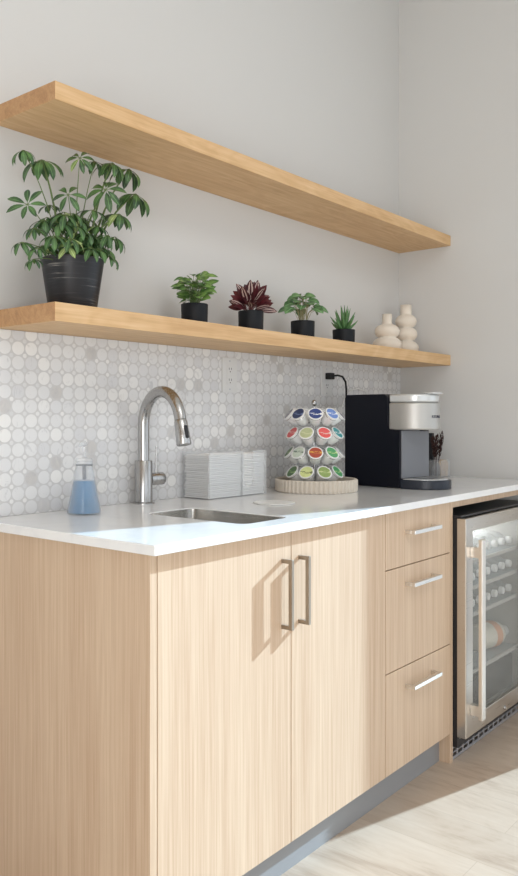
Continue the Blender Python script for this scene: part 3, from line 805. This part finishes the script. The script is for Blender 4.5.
def headshape(xa, xb, yb, fr, n=20):
    return dshape(xa, xb, yb, .000, fr, n)
obj('brew_head', prism(B(), headshape(-.0012, W+.0012, LY+.0448, .098), 'z', .2150, .3155), M['silver'], k, .006, True, 3)
obj('spout', lathe(B(), [(0, .2105), (.016, .2105), (.018, .2148), (0, .2148)], 24, W/2, LY-.045), M['black'], k, 0, True)
lidh = obj('lid', prism(B(), headshape(.004, W-.004, LY+.0470, .094), 'z', .3165, .346), M['silver_light'], k, .006, True, 3)
tab = obj('lid_tab', prism(B(), rrect(W/2-.034, LY-.108, W/2+.034, LY-.060, .012, 4), 'z', .3465, .3525), M['silver_light'], lidh, .002, True)
# lettering on the curved front of the head, and a button
fc = bpy.data.curves.new('lettering', 'FONT'); fc.body = 'KEURIG'; fc.size = .0145; fc.extrude = .0004; fc.align_x = 'CENTER'; fc.space_character = 1.15
fo = bpy.data.objects.new('tmp_text', fc); C.objects.link(fo)
bpy.context.view_layer.update()
me = bpy.data.meshes.new_from_object(fo.evaluated_get(bpy.context.evaluated_depsgraph_get())); bpy.data.objects.remove(fo)
A_, B_ = W/2+.0012, .098
for v in me.vertices:
    x, y, z = v.co; th = PI/2 - x/ (A_*1.0)
    cx, cy = -math.cos(th)*A_*-1, -math.sin(th)*B_
    nx, ny = math.cos(th)/A_, -math.sin(th)/B_; nl = math.hypot(nx, ny); nx /= nl; ny /= nl
    off = z + .0006
    v.co = (W/2+cx+nx*off, LY+cy+ny*off, .2590+y)
me.materials.append(mat('dark lettering', srgb(40, 44, 70), .5))
lo = bpy.data.objects.new('lettering', me); C.objects.link(lo); lo.parent = k

# ------------------------------------------------------------ organiser in the corner behind the coffee maker
og = thing('organizer', 'low clear acrylic organizer in the corner behind the coffee maker', 'organizer', (-.062, -.212, .9151))
bm = B()
obj('bottom', box(B(), -.045, -.05, 0, .045, .05, .002), M['acrylic'], og)
for a in ((-.045, -.05, .002, -.043, .05, .075), (.043, -.05, .002, .045, .05, .075), (-.043, -.05, .002, .043, -.048, .075), (-.043, .048, .002, .043, .05, .075)):
    obj('side_panel', box(B(), *a), M['acrylic'], og)
ob = obj('stirrer_box', box(B(), -.010, -.010, 0, .010, .012, .190), M['black'], None, .002, loc=(-.051, -.187, .9172)); setp(ob, 'tall narrow black box behind the coffee maker spout', 'box')
j = thing('glass_jar', 'small clear glass jar holding dried brown flowers', 'jar', (-.069, -.222, .9172))
obj('jar', lathe(B(), [(0, 0), (.016, 0), (.018, .003), (.018, .045), (.013, .052), (.013, .058), (.012, .058), (.012, .051), (.0168, .044), (.0168, .004), (0, .003)], 24), M['clear'], j, 0, True)
rnd = random.Random(4)
for q in range(7):
    a = rnd.uniform(0, 2*PI); ex, ey = .024*math.cos(a)+.004, .024*math.sin(a); hz = rnd.uniform(.15, .185)
    t = thing('dried_flower', 'dried brown flower stem in the small glass jar', 'dried flower', (-.069, -.222, .9205), 0, 'dried flower stems in the jar')
    obj('stem', tube(B(), [(ex*.3, ey*.3, 0), (ex*.35, ey*.35, .06), (ex, ey, hz)], .0011, 5), M['twig'], t)
    bm = B()
    for h in range(22):
        z = hz - .075 + .0038*h; s_ = max(0, (z-.06)/(hz-.06)); px, py = ex*(.35+.65*s_), ey*(.35+.65*s_); aa = h*2.4
        leaf(bm, (px, py, z), (math.cos(aa)*.6, math.sin(aa)*.6, .9), (math.cos(aa), math.sin(aa), -.2), .018, .008, .2, .3, 3)
    foliage('flower_head', bm, M['twig'], t)
for q, (x, y, rz, h) in enumerate(((-.046, -.238, .1, .066), (-.037, -.239, -.05, .072), (-.028, -.238, .08, .063))):
    o = obj('sugar_packet', prism(B(), rrect(-.0022, -.018, .0022, .018, .002, 2), 'z', 0, h), M['wood_scrap'], None, .0006, loc=(x, y, .9173)); o.rotation_euler = (0, 0, rz)
    setp(o, 'brown paper packet standing in the clear corner organizer', 'packet', 'brown paper packets in the organizer')

# ------------------------------------------------------------ under-counter fridge
FX0, FX1 = -.783, -.150
FD = -.673; FB = D0-.014
fr = thing('beverage_fridge', 'stainless steel glass-door beverage fridge under the counter', 'fridge', (FX0, 0, 0))
FW = FX1-FX0
M['liner'] = mat('fridge liner', srgb(190, 188, 182), .5)
bm = B()  # cabinet shell, open at the front
box(bm, 0, -.03, .05, FW, -.05, .835); box(bm, 0, -.05, .05, .02, FB, .835); box(bm, FW-.02, -.05, .05, FW, FB, .835)
box(bm, .02, -.05, .05, FW-.02, FB, .07); box(bm, .02, -.05, .815, FW-.02, FB, .835)
obj('cabinet', bm, M['black'], fr)
bm = B()
box(bm, .021, -.051, .071, FW-.021, -.055, .814); box(bm, .021, -.055, .071, .026, FB+.004, .814); box(bm, FW-.026, -.055, .071, FW-.021, FB+.004, .814)
box(bm, .026, -.055, .071, FW-.026, FB+.004, .075); box(bm, .026, -.055, .810, FW-.026, FB+.004, .814)
obj('liner', bm, M['liner'], fr)
obj('compressor_step', box(B(), .027, -.056, .0755, FW-.027, -.604, .238), M['black'], fr, .01)
obj('top_hinge_plate', box(B(), -.001, -.30, .8352, FW, FB-.016, .842), M['black'], fr, .002)
for i, (lx) in enumerate((.06, FW-.06)):
    obj('foot', lathe(B(), [(0, 0), (.016, 0), (.016, .008), (.008, .010), (.008, .0495), (0, .0495)], 16, lx, -.52), M['black'], fr, 0, True)
    obj('foot', lathe(B(), [(0, 0), (.016, 0), (.016, .008), (.008, .010), (.008, .0495), (0, .0495)], 16, lx, -.10), M['black'], fr, 0, True)
# vented kick grille
bm = B(); gy0, gy1 = -.618, -.622
box(bm, .0, gy0, .002, FW, gy1, .012); box(bm, .0, gy0, .040, FW, gy1, .049)
nx = 14
for i in range(nx+1):
    x = i*FW/nx; box(bm, x-.0045 if i else 0, gy0, .012, min(FW, x+.0045), gy1, .040)
for i in range(nx): box(bm, i*FW/nx+.0045, gy0, .024, (i+1)*FW/nx-.0045, gy1, .028)
gp = obj('kick_grille', bm, M['galv'], fr)
# door
DZ0, DZ1 = .086, .832; DT = FD+.034
bm = B(); fw_ = .057
slab = [(0, DZ0), (FW, DZ0), (FW, DZ1), (0, DZ1)]; hole = rrect(fw_, DZ0+.060, FW-fw_, DZ1-.046, .006, 3)
tmp = B(); slab_with_hole(tmp, slab, hole, -FD, -DT)   # built flat in x-y, then turned upright
tmp.transform(Matrix(((1, 0, 0, 0), (0, 0, -1, 0), (0, 1, 0, 0), (0, 0, 0, 1))))
door = obj('door', tmp, M['steel'], fr, .003, False, 3)
obj('glass', box(B(), fw_-.004, FD+.012, DZ0+.057, FW-fw_+.004, FD+.018, DZ1-.043), M['door_glass'], door)
bm = B(); g = .006
box(bm, fw_+.001, DT-.001, DZ0+.061, fw_+.012, DT-.014, DZ1-.047); box(bm, FW-fw_-.012, DT-.001, DZ0+.061, FW-fw_-.001, DT-.014, DZ1-.047)
obj('gasket', bm, M['grey'], door)
hd_ = obj('handle', box(B(), .028, FD-.045, .150, .058, FD-.031, .762), M['bar'], door, .002)
for z in (.178, .716): obj('handle_post', box(B(), .032, FD-.0308, z-.018, .054, FD-.0002, z+.018), M['bar'], hd_, .001)
obj('lock', lathe(B(), [(0, 0), (.0075, 0), (.0085, .001), (.0085, .003), (.006, .004), (.0055, .0025), (0, .0025)], 20, M4=Matrix.Translation((.338, FD-.0001, .103)) @ Matrix.Rotation(PI/2, 4, 'X')), M['chrome'], door, 0, True)
# shelves with pale front rails
M['shelf_glass'] = thin('fridge glass shelf', srgb(214, 222, 226), .3)
shz = [.664, .570, .474, .270]
for z in shz:
    sh = obj('shelf', box(B(), .028, -.06, z-.005, FW-.028, -.622, z), M['shelf_glass'], fr)
    obj('shelf_rail', box(B(), .028, -.6222, z-.009, FW-.028, -.630, z+.004), M['liner'], sh, .002)
M['led'] = mat('blue led strip', srgb(120, 120, 230), .4); b_ = M['led'].node_tree.nodes['Principled BSDF']
b_.inputs['Emission Color'].default_value = srgb(130, 130, 255); b_.inputs['Emission Strength'].default_value = .5
for z in (.685, .590): obj('led_strip', box(B(), .0265, -.30, z, .0300, -.585, z+.010), M['led'], fr)
ld = bpy.data.lights.new('fridge_lamp', 'AREA'); ld.shape = 'RECTANGLE'; ld.size = .4; ld.size_y = .3; ld.energy = 5.5; ld.color = (.95, .97, 1)
lo_ = bpy.data.objects.new('fridge_lamp', ld); C.objects.link(lo_); lo_.location = (FX0+FW/2, -.33, .805)
# bottles lying on the three upper shelves, caps to the door
M['bottle_b'] = thin('pale water bottle', srgb(206, 208, 206), .45, .15)
first = None
def bottle_parts(root):
    Rx = Matrix.Rotation(PI/2, 4, 'X')
    obj('body', lathe(B(), [(0, -.19), (.026, -.19), (.029, -.185), (.029, -.06), (.024, -.035), (.012, -.018), (.012, -.006), (0, -.006)], 18, M4=Rx), M['bottle_b'], root, 0, True)
    obj('cap', lathe(B(), [(0, -.0055), (.0142, -.0055), (.0142, .008), (.013, .010), (0, .010)], 18, M4=Rx), M['white'], root, 0, True)
words = {0: 'top', 1: 'second', 2: 'third'}
for si, z in enumerate(shz[:3]):
    n = 8
    for q in range(n):
        x = FX0+.062+q*.0705
        if first is None:
            o = first = bpy.data.objects.new('water_bottle', None); C.objects.link(o); bottle_parts(o)
        else:
            o = first.copy(); C.objects.link(o)
            for ch in first.children:
                c_ = ch.copy(); C.objects.link(c_); c_.parent = o
        o.location = (x, -.602, z+.0295)
        setp(o, 'clear bottle with a pale cap lying on the fridge\'s %s shelf' % words[si], 'bottle', 'bottles on the %s fridge shelf' % words[si])
# jug lying on the lowest shelf, a printed carton beside it
j = thing('milk_jug', 'cream plastic jug with orange label lying in the fridge', 'jug', (-.245, -.56, shz[3]+.0512), math.radians(78))
Rx = Matrix.Rotation(PI/2, 4, 'X')
obj('body', lathe(B(), [(0, -.14), (.044, -.14), (.050, -.134), (.050, -.03), (.044, .0), (.024, .028), (.016, .040), (0, .040)], 28, M4=Rx), mat('cream jug plastic', srgb(228, 222, 206), .4), j, 0, True)
obj('label_band', lathe(B(), [(.0502, -.06), (.0508, -.06), (.0508, -.025), (.0502, -.025)], 28, M4=Rx), mat('orange label', srgb(222, 160, 120), .6), j, 0, True)
obj('cap', lathe(B(), [(0, .0405), (.021, .0405), (.021, .057), (.019, .059), (0, .059)], 20, M4=Rx), M['white'], j, 0, True)
def carton(x, y, w, d_, h, col, z, name, label, cat):
    o = obj(name, box(B(), -w/2, -d_/2, 0, w/2, d_/2, h), mat(name+' print', col, .5), None, .003, loc=(x, y, z+.0002)); return setp(o, label, cat)
carton(-.700, -.52, .06, .10, .085, srgb(110, 104, 176), shz[3], 'snack_box', 'small purple printed box on lowest fridge shelf by the door hinge', 'box')
carton(-.705, -.42, .06, .07, .12, srgb(226, 226, 222), shz[3], 'drink_carton', 'white drink carton behind the purple box in the fridge', 'carton')
